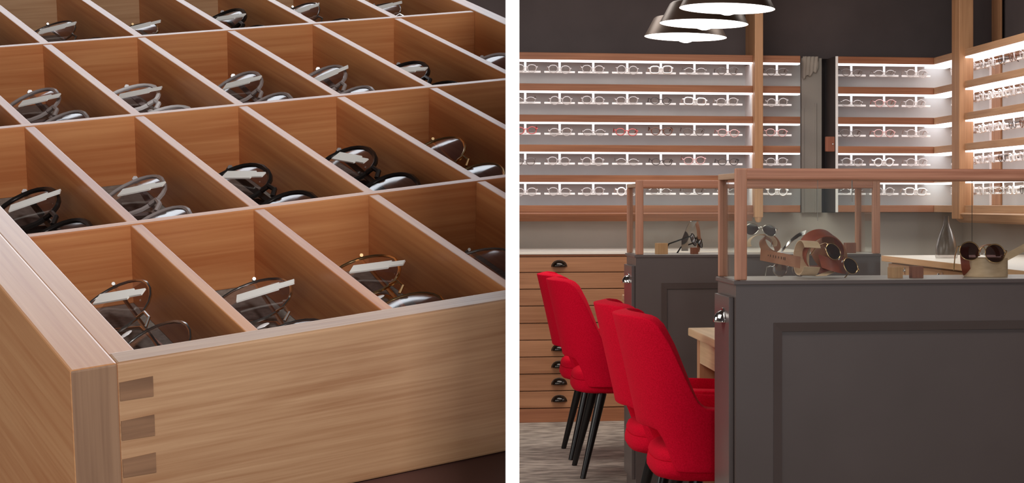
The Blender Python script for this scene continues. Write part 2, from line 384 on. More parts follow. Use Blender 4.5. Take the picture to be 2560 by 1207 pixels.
# eyeglasses lying in the drawer: front laid along the compartment, tilted, arms folded, paper tag on the lens
def tag_mesh(w_=.0085, l=.025):
    m = MB().box(-w_ / 2, w_ / 2, -.0005, .0005, -l / 2, l / 2); m.box(-w_ * .3, w_ * .3, -.0005, .0005, l / 2, l / 2 + .009); return m.mesh('price_tag', 'tag')
TAG = tag_mesh()
DK = [eyewear('round', 'silver', 'lens', .054, .046, .0009, .018, .0012, 24, 6, fold=True, pads=True),
      eyewear('panto', 'smoke_ac', 'lens', .054, .044, .0016, .018, .0022, 24, 6, fold=True),
      eyewear('panto', 'gunmetal', 'lens', .054, .043, .0018, .018, .0022, 24, 6, fold=True),
      eyewear('oval', 'gold', 'lens', .054, .042, .0010, .018, .0013, 24, 6, fold=True, pads=True),
      eyewear('panto', 'clear_ac', 'lens', .054, .044, .0018, .018, .0022, 24, 6, fold=True)]
DNAME = ['silver wire-rimmed', 'smoke grey', 'dark thick-rimmed', 'gold wire-rimmed', 'clear plastic']
ROWN = ['nearest drawer row', 'second drawer row', 'third drawer row', 'farthest drawer row']
kinds = {(0, 0): 0, (1, 0): 0, (2, 0): 3, (3, 0): 0, (0, 1): 2, (1, 1): 1, (2, 1): 2, (3, 1): 2, (4, 1): 3, (0, 2): 2, (1, 2): 1, (2, 2): 4, (3, 2): 1, (4, 2): 1, (5, 2): 2, (6, 2): 4}
for j in range(4):
    for i in range(7):
        um = (i + .5) * PB + (.004 if i == 0 else 0); vm = (VA[j] + VA[j + 1]) / 2
        wp = DM @ Vector((um, vm, FL)); 
        lim = (pL - wp).dot(nL)                                  # room left of the divider
        rel = wp - CAM; pxl = CX + F * rel.dot(RGT) / rel.dot(FWD)
        if lim > .02 or pxl < -700: continue
        cut = lim > -.055
        k = kinds.get((i, j), random.randrange(5)); tilt = math.radians(random.uniform(16, 30))
        # local axes: glasses x -> along -v, lens plane leaning towards the left front
        ax = Vector((random.uniform(-.10, .10), -1, 0)).normalized()
        up = Vector((math.cos(tilt), 0, math.sin(tilt))); up = (up - ax * up.dot(ax)).normalized(); ay = up.cross(ax).normalized()
        org = Vector((um + random.uniform(-.004, .004) + .002, vm - .012 + random.uniform(-.01, .012), FL + .0235 * math.sin(tilt) + .0145 * math.cos(tilt)))
        lm = Matrix(((ax.x, ay.x, up.x, org.x), (ax.y, ay.y, up.y, org.y), (ax.z, ay.z, up.z, org.z), (0, 0, 0, 1)))
        parts = DK[k]
        if cut:                                                   # ends flush at the divider panel
            fm = (DM @ lm).inverted(); co = fm @ (pL + nL * .0004 + Vector((0, 0, 1))); no = fm.to_3x3() @ (-nL); parts = []
            for nm, me, lb in DK[k]:
                mb = MB(); mb.bm.from_mesh(me); mb.clip(co, no) if nm != 'lens' else bmesh.ops.bisect_plane(mb.bm, geom=list(mb.bm.verts) + list(mb.bm.edges) + list(mb.bm.faces), plane_co=co, plane_no=no, clear_outer=True)
                if len(mb.bm.faces) > 2: parts.append((nm, mb.mesh(nm, me.materials[0], True), lb))
            if len(parts) < 3: continue
        t = place_eyewear(parts, 'eyeglasses', f'{DNAME[k]} eyeglasses, {ROWN[j]}, {ORD[i]} compartment from drawer front', 'eyeglasses', DM @ lm, 'eyeglasses in the drawer')
        if cut: continue
        o = bpy.data.objects.new('price_tag', TAG); COL.objects.link(o); o.parent = t
        o.location = (-.032 + random.uniform(-.006, .006), -.0040, .004); o.rotation_euler = (0, math.radians(random.uniform(15, 75)), 0); o['label'] = 'white paper tag'

# ------------------------------------------------------------------ wall shelving
YF = 11.2; DEPTH = YB - YF
ZT = [wz(y, 1300, YF) for y in (130, 208, 286, 361, 437, 513)]         # upper edge of each wooden shelf edge
WH, LH = .040, .0085
def shelf_unit(name, label, x0, x1, endpanel=None, xb=None):
    t = thing(name, label, 'shelving', ((x0 + x1) / 2, YB, ZT[5] - .04))
    box(x0, xb or x1, YB - .02, YB, ZT[5], ZT[0] - .01).build('back_panel', 'panel', t)
    for k, z in enumerate(ZT):
        b = box(x0, x1, YF, YB - .02, z - WH, z, bev=.003).build('shelf_board', 'shelf_x', t)
        if k < 5: box(x0 + .002, x1 - .002, YF + .004, YF + .075, z - WH - LH, z - WH).build('light_strip', 'led', t)
    if endpanel: box(endpanel[0], endpanel[1], YF + .02, YB - .02, ZT[5], ZT[0] - WH - LH).build('end_panel', 'acryl', t)
    return t
XA, XP0, XP1, XC = -.15, wx(1884, YF - .02), wx(1905, YF - .02), wx(2335, YF)
uL = shelf_unit('wall_shelving', 'long lit oak eyewear shelving left of the oak post', XA, XP0, (wx(1868, YB - .1), XP0))
g = MB(); zb = ZT[5] - WH
g.prism([(YB - .012, zb), (YF - .015, zb), (YF - .028, zb - .008), (YF - .02, zb - .016), (YF + .01, zb - .03), (YF + .04, zb - .05), (YB - .012, zb - .05)], 0, XA, XP0)
g.build('cornice', 'shelf_x', uL)
uM = shelf_unit('wall_shelving', 'narrow lit oak shelving between the oak post and the grey door', XP1, NX0, None, wx(2001, YB - .02))
uR = shelf_unit('wall_shelving', 'lit oak eyewear shelving between the grey door and the corner', NX1, XC, None, XR - .022)
box(NX1 - .014, NX1 - .001, YF + .006, YB, ZT[5] - WH, ZT[0]).build('end_panel', 'niche', uR)
box(NX1 - .012, NX1 + .002, YF - .004, YF + .0055, ZT[5] - WH, ZT[0]).build('edge_strip', 'acryl', uR)
# oak post to the ceiling
g = box(XP0, XP1, YF - .06, YB, 1.075, ZC, bev=.004)
struct(g.build('trim_1', 'post_z'), 'oak post rising to the ceiling on the back wall')
g = MB().lathe([(.001, -.03), (.014, -.026), (.02, -.012), (.0225, 0)], 16, ((XP0 + XP1) / 2, YF - .035, 1.075)); o = g.build('post_finial', 'post_z', None, True); struct(o, 'rounded oak end of the post'); o.name = 'trim_2'
# corner unit along the right wall
XF = XC; DEPR = XR - XF
t = uS = thing('wall_shelving', 'lit oak eyewear shelving along the right wall beyond the corner', 'shelving', (XR, 9.4, ZT[5] - .04))
box(XR - .02, XR, 7.6, YB - .022, ZT[5], ZT[0] - .01).build('back_panel', 'panel', t)
for k, z in enumerate(ZT):
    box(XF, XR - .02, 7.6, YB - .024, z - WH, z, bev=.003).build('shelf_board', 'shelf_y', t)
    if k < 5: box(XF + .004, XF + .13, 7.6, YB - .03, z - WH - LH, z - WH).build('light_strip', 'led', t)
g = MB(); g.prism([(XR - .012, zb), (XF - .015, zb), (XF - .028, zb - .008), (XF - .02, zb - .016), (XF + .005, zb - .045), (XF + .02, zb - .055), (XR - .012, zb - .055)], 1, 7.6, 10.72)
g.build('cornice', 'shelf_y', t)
YP0, YP1 = atX(2402, CY, XF - .03).y, atX(2379, CY, XF - .03).y
struct(box(XF - .03, XF + .05, YP0 + .03, YP1, ZT[5] - .075, ZC, bev=.004).build('trim_3', 'post_z'), 'pale oak post on the right wall')
yq0, yq1 = atX(2506, CY, XR - .02).y, atX(2484, CY, XR - .02).y
struct(box(XR - .032, XR - .0205, yq0, yq1, ZT[5], ZC, bev=.002).build('trim_4', 'post_z'), 'oak stile on the right wall')
box(XR - .03, XR - .0205, yq1, yq1 + .05, ZT[5], ZT[0] - .06).build('white_strip', 'acryl', uS)

# door niche between the shelves
YN = YB + .14
struct(box(NX0 - .02, NX1 + .02, YN, YN + .04, 1.0, 2.05).build('wall_niche', 'niche'), 'dark recess beside the grey door')
xd = wx(2052, YB - .02)
XD = wx(2001, YB - .02) + .002
dr = box(XD, xd, YB - .05, YB - .01, 1.10, 2.0, bev=.003).build('door_1', 'door'); struct(dr, 'grey panelled door leaf between the shelves')
for a, b, y0 in ((2004, 2010, 270), (2036, 2041, 258)):
    box(wx(a, YB - .05), wx(b, YB - .05), YB - .056, YB - .0505, 1.10, wz(y0, 2020, YB - .05), bev=.001).build('moulding', 'door', dr)
g = MB(); rows = []
for r in range(12):
    row = []
    for c in range(18):
        u, v = c / 17, r / 11
        x = XD + .004 + u * (wx(2047, YB - .06) - XD - .006); zt = wz(141, 2020, YB - .06); zl = wz(195 - 22 * u ** 1.5 + 4 * math.sin(u * 17), 2020, YB - .06)
        row.append((x, YB - .063 + .006 * math.sin(u * 26 + v * 2.5) + .003 * math.sin(u * 51 + v * 7), zt + (zl - zt) * v))
    rows.append(row)
g.grid(rows); o = g.build('hanging_cloth', 'cloth', None, True, angle=3); tag(o, 'pale crumpled cloth hanging over the top of the grey door', 'cloth')
md = o.modifiers.new('thickness', 'SOLIDIFY'); md.thickness = .002
a = atY(2065, 341, YF); b = atY(2092, 379, YF)
t = thing('wall_plate', 'square oak wall plate beside the grey door, left of the shelves', 'wall plate', ((a.x + b.x) / 2, YF + .02, b.z))
box(a.x, NX1 - .0145, YF + .002, YF + .034, b.z, a.z, bev=.006).build('plate', 'cube_d', t)
MB().sphere(((a.x + b.x) / 2 + .008, YF + .0005, (a.z + b.z) / 2), .006, 10).build('button', 'chrome', t, True)

# ------------------------------------------------------------------ eyewear on the shelves
HW = .172
def holder_parts():
    return [('post', box(-.0065, .0065, -.004, .002, -.002, .058, bev=.001).mesh('post', 'acryl'), None),
            ('bar', box(-HW / 2, HW / 2, -.004, .004, -.0055, .0055, bev=.0015).mesh('bar', 'acryl'), None)]
HP = holder_parts()
SK = {}
def sk(key, *a, **k): SK[key] = eyewear(*a, n=14, sides=4, **k)
sk('clear', 'panto', 'clear_shelf', 'lens_shelf', .050, .044, .0026, temple=.11)
sk('clearround', 'round', 'clear_shelf', 'lens_shelf', .048, .046, .0026, temple=.11)
sk('white', 'square', 'white_ac', 'lens_shelf', .052, .040, .0040, temple=.11)
sk('whiteround', 'round', 'white_ac', 'lens_shelf', .046, .045, .0042, temple=.11)
sk('silver', 'oval', 'silver', 'lens_shelf', .050, .036, .0013, temple=.11)
sk('smoke', 'panto', 'smoke_shelf', 'lens_shelf', .050, .042, .0020, temple=.11)
sk('black', 'oval', 'gunmetal', 'lens_shelf', .048, .038, .0016, temple=.11)
sk('red', 'oval', 'red_ac', 'lens_shelf', .050, .040, .0022, temple=.11)
sk('rose', 'panto', 'rose_ac', 'lens_shelf', .050, .042, .0024, temple=.11)
sk('brown', 'panto', 'brown_ac', 'lens_shelf', .050, .042, .0024, temple=.11)
SKN = {'clear': 'clear plastic', 'clearround': 'round clear plastic', 'white': 'square white', 'whiteround': 'round white', 'silver': 'thin silver', 'smoke': 'smoke grey', 'black': 'thin dark', 'red': 'red', 'rose': 'pale rose', 'brown': 'brown'}
SHN = ['top', 'second', 'third', 'fourth', 'lowest']
def stand(k, key, loc, rz, where, dz=.010):
    t = thing('eyewear_holder', f'white T-shaped eyewear holder on the {where}', 'holder', loc, rz, 'eyewear holders on the shelves')
    for nm, me, _ in HP: o = bpy.data.objects.new(nm, me); COL.objects.link(o); o.parent = t
    rm = Matrix.Rotation(rz, 4, 'Z') @ Matrix.Rotation(math.radians(random.uniform(6, 16)), 4, 'X') @ Matrix.Rotation(math.radians(random.uniform(-3, 3)), 4, 'Y')
    off = Matrix.Rotation(rz, 3, 'Z') @ Vector((random.uniform(-.006, .006), -.0095, dz + .004))
    place_eyewear(SK[key], 'eyeglasses', f'{SKN[key]} eyeglasses on the {where}', 'eyeglasses', Matrix.Translation(Vector(loc) + off) @ rm, 'eyeglasses on the wall shelves')
YH = YF + .07
cols = [1313, 1399, 1483, 1568, 1652, 1736, 1819]
kl = [['clear', 'clear', 'clear', 'clearround', 'white', 'silver', 'smoke'],
      ['silver', 'clearround', 'clear', 'clear', 'black', 'white', 'clear'],
      ['red', 'clear', 'silver', 'red', 'brown', 'smoke', 'rose'],
      ['smoke', 'clear', 'clearround', 'silver', 'black', 'rose', 'black'],
      ['clear', 'clear', 'clear', 'whiteround', 'silver', 'smoke', 'silver']]
km = ['smoke', 'clearround', 'rose', 'clear', 'whiteround']
kr = [['smoke', 'silver', 'clear'], ['silver', 'rose', 'clearround'], ['smoke', 'rose', 'clear'], ['clear', 'whiteround', 'clear'], ['silver', 'clearround', 'white']]
for k in range(5):
    zr = ZT[k] - WH - LH - .056
    for c, px in enumerate(cols):
        stand(k, kl[k][c], (wx(px, YH), YH, zr), 0, f'{SHN[k]} long back-wall shelf, {ORD[c]} from the left', random.uniform(.004, .016))
    stand(k, km[k], (wx(1942, YH), YH, zr), 0, f'{SHN[k]} narrow shelf just right of the oak post')
    for c, px in enumerate((2128, 2210, 2290)):
        stand(k, kr[k][c], (wx(px, YH), YH, zr), 0, f'{SHN[k]} shelf right of the door, {ORD[c]} from the door')
XH = XF + .075; y = atX(2366, CY, XF + .02).y
rk = ['white', 'clear', 'clear', 'silver', 'white', 'black', 'brown', 'clear', 'black']
for c in range(9):
    yy = y - .185 * c
    for k in range(5):
        zr = ZT[k] - WH - LH - .056
        key = rk[(c + k * 4) % 9] if c > 4 else ['white', 'clear', 'clearround', 'silver', 'clear'][(c + k) % 5]
        stand(k, key, (XH, yy, zr), -math.pi / 2, f'{SHN[k]} right-wall shelf, {ORD[c]} from the corner')

# ------------------------------------------------------------------ drawer chests
def cup_pull(parent, x, y, z, a=.038, b=.036, c=.026, m='chrome', face='y', local=False):
    """quarter-dome pull open at the bottom with a flange; face 'y' looks to -y, 'x' looks to -x"""
    rows = []
    for i in range(13):
        u = math.pi * i / 12; r = math.sin(u); row = []
        for k in range(7):
            v = math.pi / 2 * k / 6; p = (-a * math.cos(u), -c * r * math.sin(v), b * r * math.cos(v)); row.append(p)
        rows.append(row)
    mb = MB(); f = (lambda p: Vector((x + p[0], y + p[1], z + p[2]))) if face == 'y' else (lambda p: Vector((x + p[1], y + p[0], z + p[2])))
    mb.grid([[f(p) for p in r] for r in rows])
    rim = [f((-(a + .004) * math.cos(math.pi * i / 12), -.001, (b + .004) * math.sin(math.pi * i / 12))) for i in range(13)]
    mb.tube(rim, .0025, 5)
    o = mb.build('cup_pull', m, parent, True, angle=2); md = o.modifiers.new('t', 'SOLIDIFY'); md.thickness = .002; return o
YC = 10.59
ylines = [641, 680.5, 722, 764, 807, 849, 891, 933.5, 976, 1019]
def chest(x0, x1, px, label):
    t = thing('drawer_chest', label, 'chest', ((x0 + x1) / 2, YC + .3, 0))
    zs = [wz(v, 1430, YC) for v in ylines]
    box(x0, x1, YC + .02, YB - .02, .012, .884).build('body', 'chest_x', t)
    box(x0, x1, YC - .003, YC + .0198, zs[0] + .001, .884, bev=.001).build('top_rail', 'shelf_x', t)
    box(x0, x1, YC - .004, YC + .02, 0.0, zs[-1] - .002, bev=.002).build('base_board', 'shelf_x', t)
    for k in range(9):
        d = box(x0 + .004, x1 - .004, YC, YC + .0198, zs[k + 1] + .002, zs[k] - .002, bev=.002).build('drawer', 'chest_x', t)
        cup_pull(d, px, YC - .001, (zs[k] + zs[k + 1]) / 2 - .012, .036, .030, .024, 'blackpull')
    return t
xpull = wx(1398, YC)
chest(xpull - .58, xpull + .58, xpull, 'wide oak chest of nine shallow drawers behind the red chairs')
chest(xpull + .584, xpull + 1.30, xpull + .94, 'oak chest of drawers hidden behind the rear display cabinet')
g = box(xpull - .59, xpull + 1.31, YC - .012, YB - .02, .8845, .90, bev=.002); tag(g.build('worktop', 'worktop'), 'long pale worktop on the oak drawer chests under the shelves', 'worktop')
# right-hand pale chest
A = atZ(2217, 638, .9); xr0, yr1 = A.x, A.y
t = thing('drawer_chest', 'pale oak chest with knobs along the right wall', 'chest', (xr0 + .45, yr1 - 1.2, 0))
box(xr0 + .02, XR - .014, 6.6, yr1 - .02, 0, .868).build('body', 'chest_y', t)
for n in range(4):
    y1 = yr1 - .03 - .675 * n; y0 = y1 - .669
    for z0, z1 in ((.79, .862), (.56, .784), (.33, .554), (.04, .324)):
        d = box(xr0, xr0 + .0198, y0, y1, z0, z1, bev=.003).build('drawer', 'chest_y', t)
        kb = MB().lathe([(.001, 0), (.016, 0), (.016, .003), (.006, .005), (.005, .012), (.011, .016), (.012, .022), (.006, .026), (.001, .027)], 12)
        bmesh.ops.transform(kb.bm, verts=kb.bm.verts, matrix=Matrix.Translation((xr0, (y0 + y1) / 2, z1 - .026)) @ Matrix.Rotation(-math.pi / 2, 4, 'Y'))
        kb.build('knob', 'chrome', d, True)
tag(box(xr0 - .02, XR - .014, 6.58, yr1, .870, .90, bev=.003).build('worktop', 'worktop'), 'white worktop with oak edge on the right-hand chest', 'worktop')
o = box(xr0 - .026, xr0 - .0205, 6.58, yr1 + .004, .872, .899, bev=.001).build('edge_strip', 'chest_y'); o.parent = bpy.data.objects['worktop.001']
# vase
pv = atZ(2366, 645, .9)
g = MB().lathe([(.012, .002), (.05, .0), (.053, .012), (.050, .05), (.040, .09), (.024, .13), (.014, .155), (.011, .185), (.012, .195)], 24, (0, 0, 0))
o = g.build('bottle_vase', 'vase', None, True, angle=3); o.location = (pv.x, pv.y, .9); tag(o, 'grey glass bottle vase on the right-hand worktop', 'vase')

# ------------------------------------------------------------------ display cabinets with glass cases
ZK = .95
def cabinet(x0, x1, y0, y1, label):
    t = thing('display_cabinet', label, 'cabinet', ((x0 + x1) / 2, (y0 + y1) / 2, 0))
    box(x0, x1, y0 + .016, y1, 0, ZK - .012).build('body', 'cab', t)
    # front: stiles and rails proud of a recessed panel with a sloping moulding
    fr = [(x0, x0 + .10), (x1 - .10, x1)]
    for a, b in fr: box(a, b, y0, y0 + .016, 0, ZK - .012).build('stile', 'cab', t)
    box(x0 + .10, x1 - .10, y0, y0 + .016, ZK - .112, ZK - .012).build('rail', 'cab', t)
    box(x0 + .10, x1 - .10, y0, y0 + .016, 0, .12).build('rail', 'cab', t)
    O_ = [(x0 + .10, .12), (x1 - .10, .12), (x1 - .10, ZK - .112), (x0 + .10, ZK - .112)]; w_ = .024
    for k in range(4):
        a, b = O_[k], O_[(k + 1) % 4]; cx_, cz_ = (x0 + x1) / 2, (.12 + ZK - .112) / 2
        ins = lambda p: (p[0] + (w_ if p[0] < cx_ else -w_), p[1] + (w_ if p[1] < cz_ else -w_))
        ai, bi = ins(a), ins(b); mb = MB()
        v = [mb.bm.verts.new(q) for q in ((a[0], y0 - .002, a[1]), (b[0], y0 - .002, b[1]), (bi[0], y0 + .006, bi[1]), (ai[0], y0 + .006, ai[1]), (a[0], y0 + .0155, a[1]), (b[0], y0 + .0155, b[1]), (bi[0], y0 + .0155, bi[1]), (ai[0], y0 + .0155, ai[1]))]
        for f in ((0, 1, 2, 3), (4, 5, 6, 7), (0, 1, 5, 4), (1, 2, 6, 5), (2, 3, 7, 6), (3, 0, 4, 7)): mb.bm.faces.new([v[i] for i in f])
        mb.build('moulding', 'cab', t)
    box(x0 + .125, x1 - .125, y0 + .012, y0 + .0165, .145, ZK - .137).build('recessed_panel', 'cab', t)
    d = box(x0 - .014, x0 - .0005, y0 + .03, y1 - .03, .06, ZK - .045, bev=.002).build('side_door', 'cab', t)
    cup_pull(d, x0 - .0145, (y0 + y1) / 2 - .03, ZK - .115, .034, .032, .027, 'chrome', 'x')
    box(x0 - .006, x1 + .002, y0 - .004, y1 + .004, ZK - .012, ZK - .001, bev=.002).build('top', 'cab', t)
    box(x0 + .012, x1 - .012, y0 + .004, y1 - .006, ZK - .001, ZK).build('display_board', 'cab_top', t)
    return t
def glass_case(x0, x1, y0, y1, label):
    t = thing('glass_case', label, 'display case', ((x0 + x1) / 2, (y0 + y1) / 2, ZK)); p = .030; zt = ZK + .294
    for a in (x0, x1 - p):
        box(a, a + p, y0, y0 + p, ZK, zt - .0, bev=.004).build('post', 'case_z', t)
        box(a, a + .024, y1 - .024, y1, ZK, zt - .028, bev=.003).build('post', 'case_z', t)
        box(a, a + .024, y0 + p, y1, zt - .028, zt - .012, bev=.003).build('side_rail', 'case_y', t)
    box(x0 + p - .004, x1 - p + .004, y0, y0 + p, zt - .030, zt, bev=.006).build('front_rail', 'case_x', t)
    box(x0 + .024, x1 - .024, y1 - .022, y1, zt - .030, zt - .012, bev=.003).build('rear_rail', 'case_x', t)
    box(x0 + p, x1 - p, y0 + .012, y0 + .016, ZK + .001, zt - .030).build('glass_pane', 'glass', t)
    box(x0 + .024, x1 - .024, y1 - .014, y1 - .010, ZK + .001, zt - .030).build('glass_pane', 'glass', t)
    for a in (x0 + .010, x1 - .014): box(a, a + .004, y0 + p, y1 - .024, ZK + .001, zt - .028).build('glass_pane', 'glass', t)
    box(x0 + .024, x1 - .024, y0 + p, y1 - .022, zt - .018, zt - .014).build('glass_top', 'glass', t)
    return t
FX0, FX1, FY0, FY1 = .845, 1.845, 5.17, 5.48
RX0, RX1, RY0, RY1 = .885, 1.875, 7.86, 8.20
cabinet(FX0, FX1, FY0, FY1, 'large dark umber display cabinet nearest the camera with recessed front panel')
cabinet(RX0, RX1, RY0, RY1, 'dark umber display cabinet farther back behind the red chairs')
glass_case(FX0, FX1, FY0, FY1, 'wood-framed glass case on the nearest dark cabinet')
glass_case(RX0, RX1, RY0, RY1, 'wood-framed glass case on the rear dark cabinet')
for px, y0_, y1_, m, r, lb in ((2044, 452, 552, 'gedge', .0007, 'fine bright wire hanging in the front glass case above the loops'), (2130, 450, 505, 'gedge', .0014, 'short bright wire hanging in the front glass case'), (2430, 452, 604, 'dwire', .0008, 'fine dark wire hanging above the round sunglasses')):
    a = atY(px, y0_, FY0 + .02); b = atY(px, y1_, FY0 + .02)
    a.z = ZK + .294 - .031
    tag(MB().tube([a, b], r, 6).build('display_wire', m), lb, 'wire')

# ------------------------------------------------------------------ tables
def table(x0, x1, y0, y1, label, h=.71):
    t = thing('desk', label, 'table', ((x0 + x1) / 2, (y0 + y1) / 2, 0))
    box(x0, x1, y0, y1, h - .028, h, bev=.004).build('table_top', 'table', t)
    i = .03
    box(x0 + i, x0 + i + .02, y0 + i, y1 - i, h - .12, h - .0285).build('apron', 'table', t)
    box(x1 - i - .02, x1 - i, y0 + i, y1 - i, h - .12, h - .0285).build('apron', 'table', t)
    box(x0 + i + .02, x1 - i - .02, y1 - i - .02, y1 - i, h - .12, h - .0285).build('apron', 'table', t)
    for a in (x0 + i - .002, x1 - i - .053):
        for b in (y0 + i + .01, y1 - i - .057): box(a, a + .055, b, b + .058, 0, h - .0285, bev=.003).build('leg', 'table_leg', t)
    return t
C1 = atZ(1720, 819, .71); C2 = atZ(1555, 736, .71)
table(C1.x, C1.x + .95, FY1 + .02, C1.y, 'pale oak desk between the two dark cabinets')
table(C2.x, C2.x + .9, RY1 + .02, C2.y, 'pale oak desk behind the rear dark cabinet')

# ------------------------------------------------------------------ red chairs
def interp(tab, s):
    for (a, va), (b, vb) in zip(tab, tab[1:]):
        if s <= b:
            k = (s - a) / (b - a); return va + (vb - va) * k
    return tab[-1][1]
TOP = [(0, .830), (.2, .829), (.3, .826), (.345, .82), (.387, .802), (.438, .743), (.473, .681), (.509, .619), (.537, .580), (.57, .565), (.66, .560), (.92, .553), (1, .53)]
BOT = [(0, .505), (.18, .505), (.25, .498), (.29, .47), (.33, .41), (.36, .385), (.39, .382), (1, .382)]
def make_chair():
    t = thing('tub_chair', 'red chair', 'chair')
    mb = MB(); rows = []; NT, NZ = 120, 12
    for i in range(NT + 1):
        q = -1 + 2 * i / NT; s_ = abs(q); sg = 1 if q >= 0 else -1; row = []
        zt, zb_ = interp(TOP, s_), interp(BOT, s_)
        for k in range(NZ + 1):
            z = zb_ + (zt - zb_) * k / NZ
            xb, xs, W = -.235, -.06, .262
            if s_ < .58: ph = s_ / .58 * math.pi / 2; x = xs - (xs - xb) * math.cos(ph) ** .9; y = sg * W * math.sin(ph) ** .82; bw = math.cos(ph) ** .5
            else: x = xs + (.22 - xs) * (s_ - .58) / .42; y = sg * (W - .012 * (s_ - .58) / .42); bw = 0
            hz = max(0, z - .42) / .41
            x -= .088 * bw * hz ** 1.1; x -= .03 * (1 - bw) * hz
            y *= 1 - .10 * (1 - hz) * (1 if z < .5 else max(0, (.83 - z) / .33))
            row.append((x, y, z))
        rows.append(row)
    mb.grid(rows); sh = mb.build('back_shell', 'red', t, True, local=True, angle=3)
    md = sh.modifiers.new('thick', 'SOLIDIFY'); md.thickness = .045; md.offset = 1 if False else -1; md.use_even_offset = False
    md = sh.modifiers.new('bev', 'BEVEL'); md.width = .016; md.segments = 3; md.limit_method = 'ANGLE'; md.angle_limit = 1.0
    # seat: rounded cushion on an upholstered pan, welt between them
    def slab(z0, z1, grow, crown):
        m2 = MB(); rr = []
        prof = [(-.03, 0), (-.008, .12), (0, .4), (0, .7), (-.003, 1.0), (-.03, 1.0), (-.2, 1.0)] if not crown else [(-.03, 0), (-.003, 0), (-.001, .25), (-.008, .65), (-.025, .9), (-.06, 1.05), (-.12, 1.0 + crown * .7), (-.2, 1.0 + crown)]
        for ins, f in prof:
            ring = []
            for k in range(40):
                a = 2 * math.pi * k / 40; c, s2 = math.cos(a), math.sin(a); e = .55
                ring.append((.022 + math.copysign(abs(c) ** e, c) * (.238 + grow + ins), math.copysign(abs(s2) ** e, s2) * (.218 + grow + ins), z0 + (z1 - z0) * f))
            rr.append(ring)
        m2.grid(rr, closed=True); m2.bm.faces.ensure_lookup_table()
        bmesh.ops.holes_fill(m2.bm, edges=[e for e in m2.bm.edges if e.is_boundary], sides=0); return m2
    slab(.352, .408, 0, 0).build('seat_pan', 'red', t, True, local=True, angle=1.2)
    slab(.409, .452, -.003, .35).build('seat_cushion', 'red', t, True, local=True, angle=1.2)
    for sx, sy in ((-1, -1), (-1, 1), (1, -1), (1, 1)):
        MB().tube([(.015 + sx * .115, sy * .165, .353), (.015 + sx * .20, sy * .215, 0.0)], [.021, .0115], 16).build('leg', 'black_leg', t, True, local=True)
    return t
ch = make_chair()
spots = [((.918, 5.885), 'frontmost red tub chair tucked in beside the nearest dark cabinet'), ((.918, 6.50), 'red tub chair second from the front, half hidden by the frontmost one'),
         ((.905, 8.60), 'red tub chair at the rear desk, third from the front'), ((.905, 9.22), 'farthest red tub chair, in front of the oak drawer chest')]
for i, ((x, y), lb) in enumerate(spots):
    o = ch if i == 0 else copy_tree(ch)
    o.location = (x, y, 0); o.rotation_euler = (0, 0, 0); o['label'] = lb; o['group'] = 'red tub chairs at the desks'

# ------------------------------------------------------------------ pendant lamps
for (px, py, hw), lb in (((1818, 22, 120.5), 'smoked pendant lamp nearest the camera, highest of the three'), ((1760, 60, 111.5), 'smoked pendant lamp in the middle of the three'), ((1714, 93, 103.5), 'smoked pendant lamp farthest back, lowest of the three')):
    R_ = .18; d = R_ * F / hw; c = CAM + ray(px, py) * d
    t = thing('pendant_lamp', lb, 'lamp', (c.x, c.y, c.z), group='pendant lamps over the desks'); t.rotation_euler = (math.radians(-1.2), math.radians(1.0), 0)
    pr = [(R_, 0), (R_ - .002, .004), (.140, .078), (.132, .084), (.03, .09), (.028, .12), (.012, .13)]
    o = MB().lathe(pr, 48).build('shade', 'shade', t, True, local=True, angle=.5)
    MB().lathe([(R_ - .0015, .001), (R_ - .006, .004), (.13, .010), (.02, .012)], 48).build('reflector', 'lamp_in', t, True, local=True)
    MB().lathe([(.02, .012), (.038, .0), (.036, -.010), (.026, -.019), (.012, -.0235), (.001, -.024)], 24).build('bulb', 'bulb', t, True, local=True)
    MB().tube([(0, 0, .125), (0, 0, ZC - c.z - .02)], .0035, 8).build('cord', 'cord', t, True, local=True)
    MB().lathe([(.001, ZC - c.z - .024), (.05, ZC - c.z - .022), (.05, ZC - c.z)], 24).build('ceiling_rose', 'shade', t, True, local=True)

# ------------------------------------------------------------------ things in the glass cases
def ring_pts(c, r, axis, half, n=40, a0=0, a1=2 * math.pi, sq=1.0):
    axis = Vector(axis).normalized(); e1 = axis.orthogonal().normalized(); 
    ref = Vector((0, 0, 1)) - axis * axis.z
    if ref.length > .05: e1 = ref.normalized()
    e2 = axis.cross(e1)
    full = abs(a1 - a0 - 2 * math.pi) < 1e-4; m = n if full else n + 1
    cs = [Vector(c) + e1 * (r * sq * math.cos(a0 + (a1 - a0) * k / n)) + e2 * (r * math.sin(a0 + (a1 - a0) * k / n)) for k in range(m)]
    return cs, [axis * half] * m, full
def ring(c, r, axis, half, th=.0016, **k):
    cs, ws, full = ring_pts(c, r, axis, half, **k); return MB().ribbon(cs, ws, th, full)
YI = FY0 + .15
def P(px, py, Y=YI): return atY(px, py, Y)
mpp = (YI / .98) / F
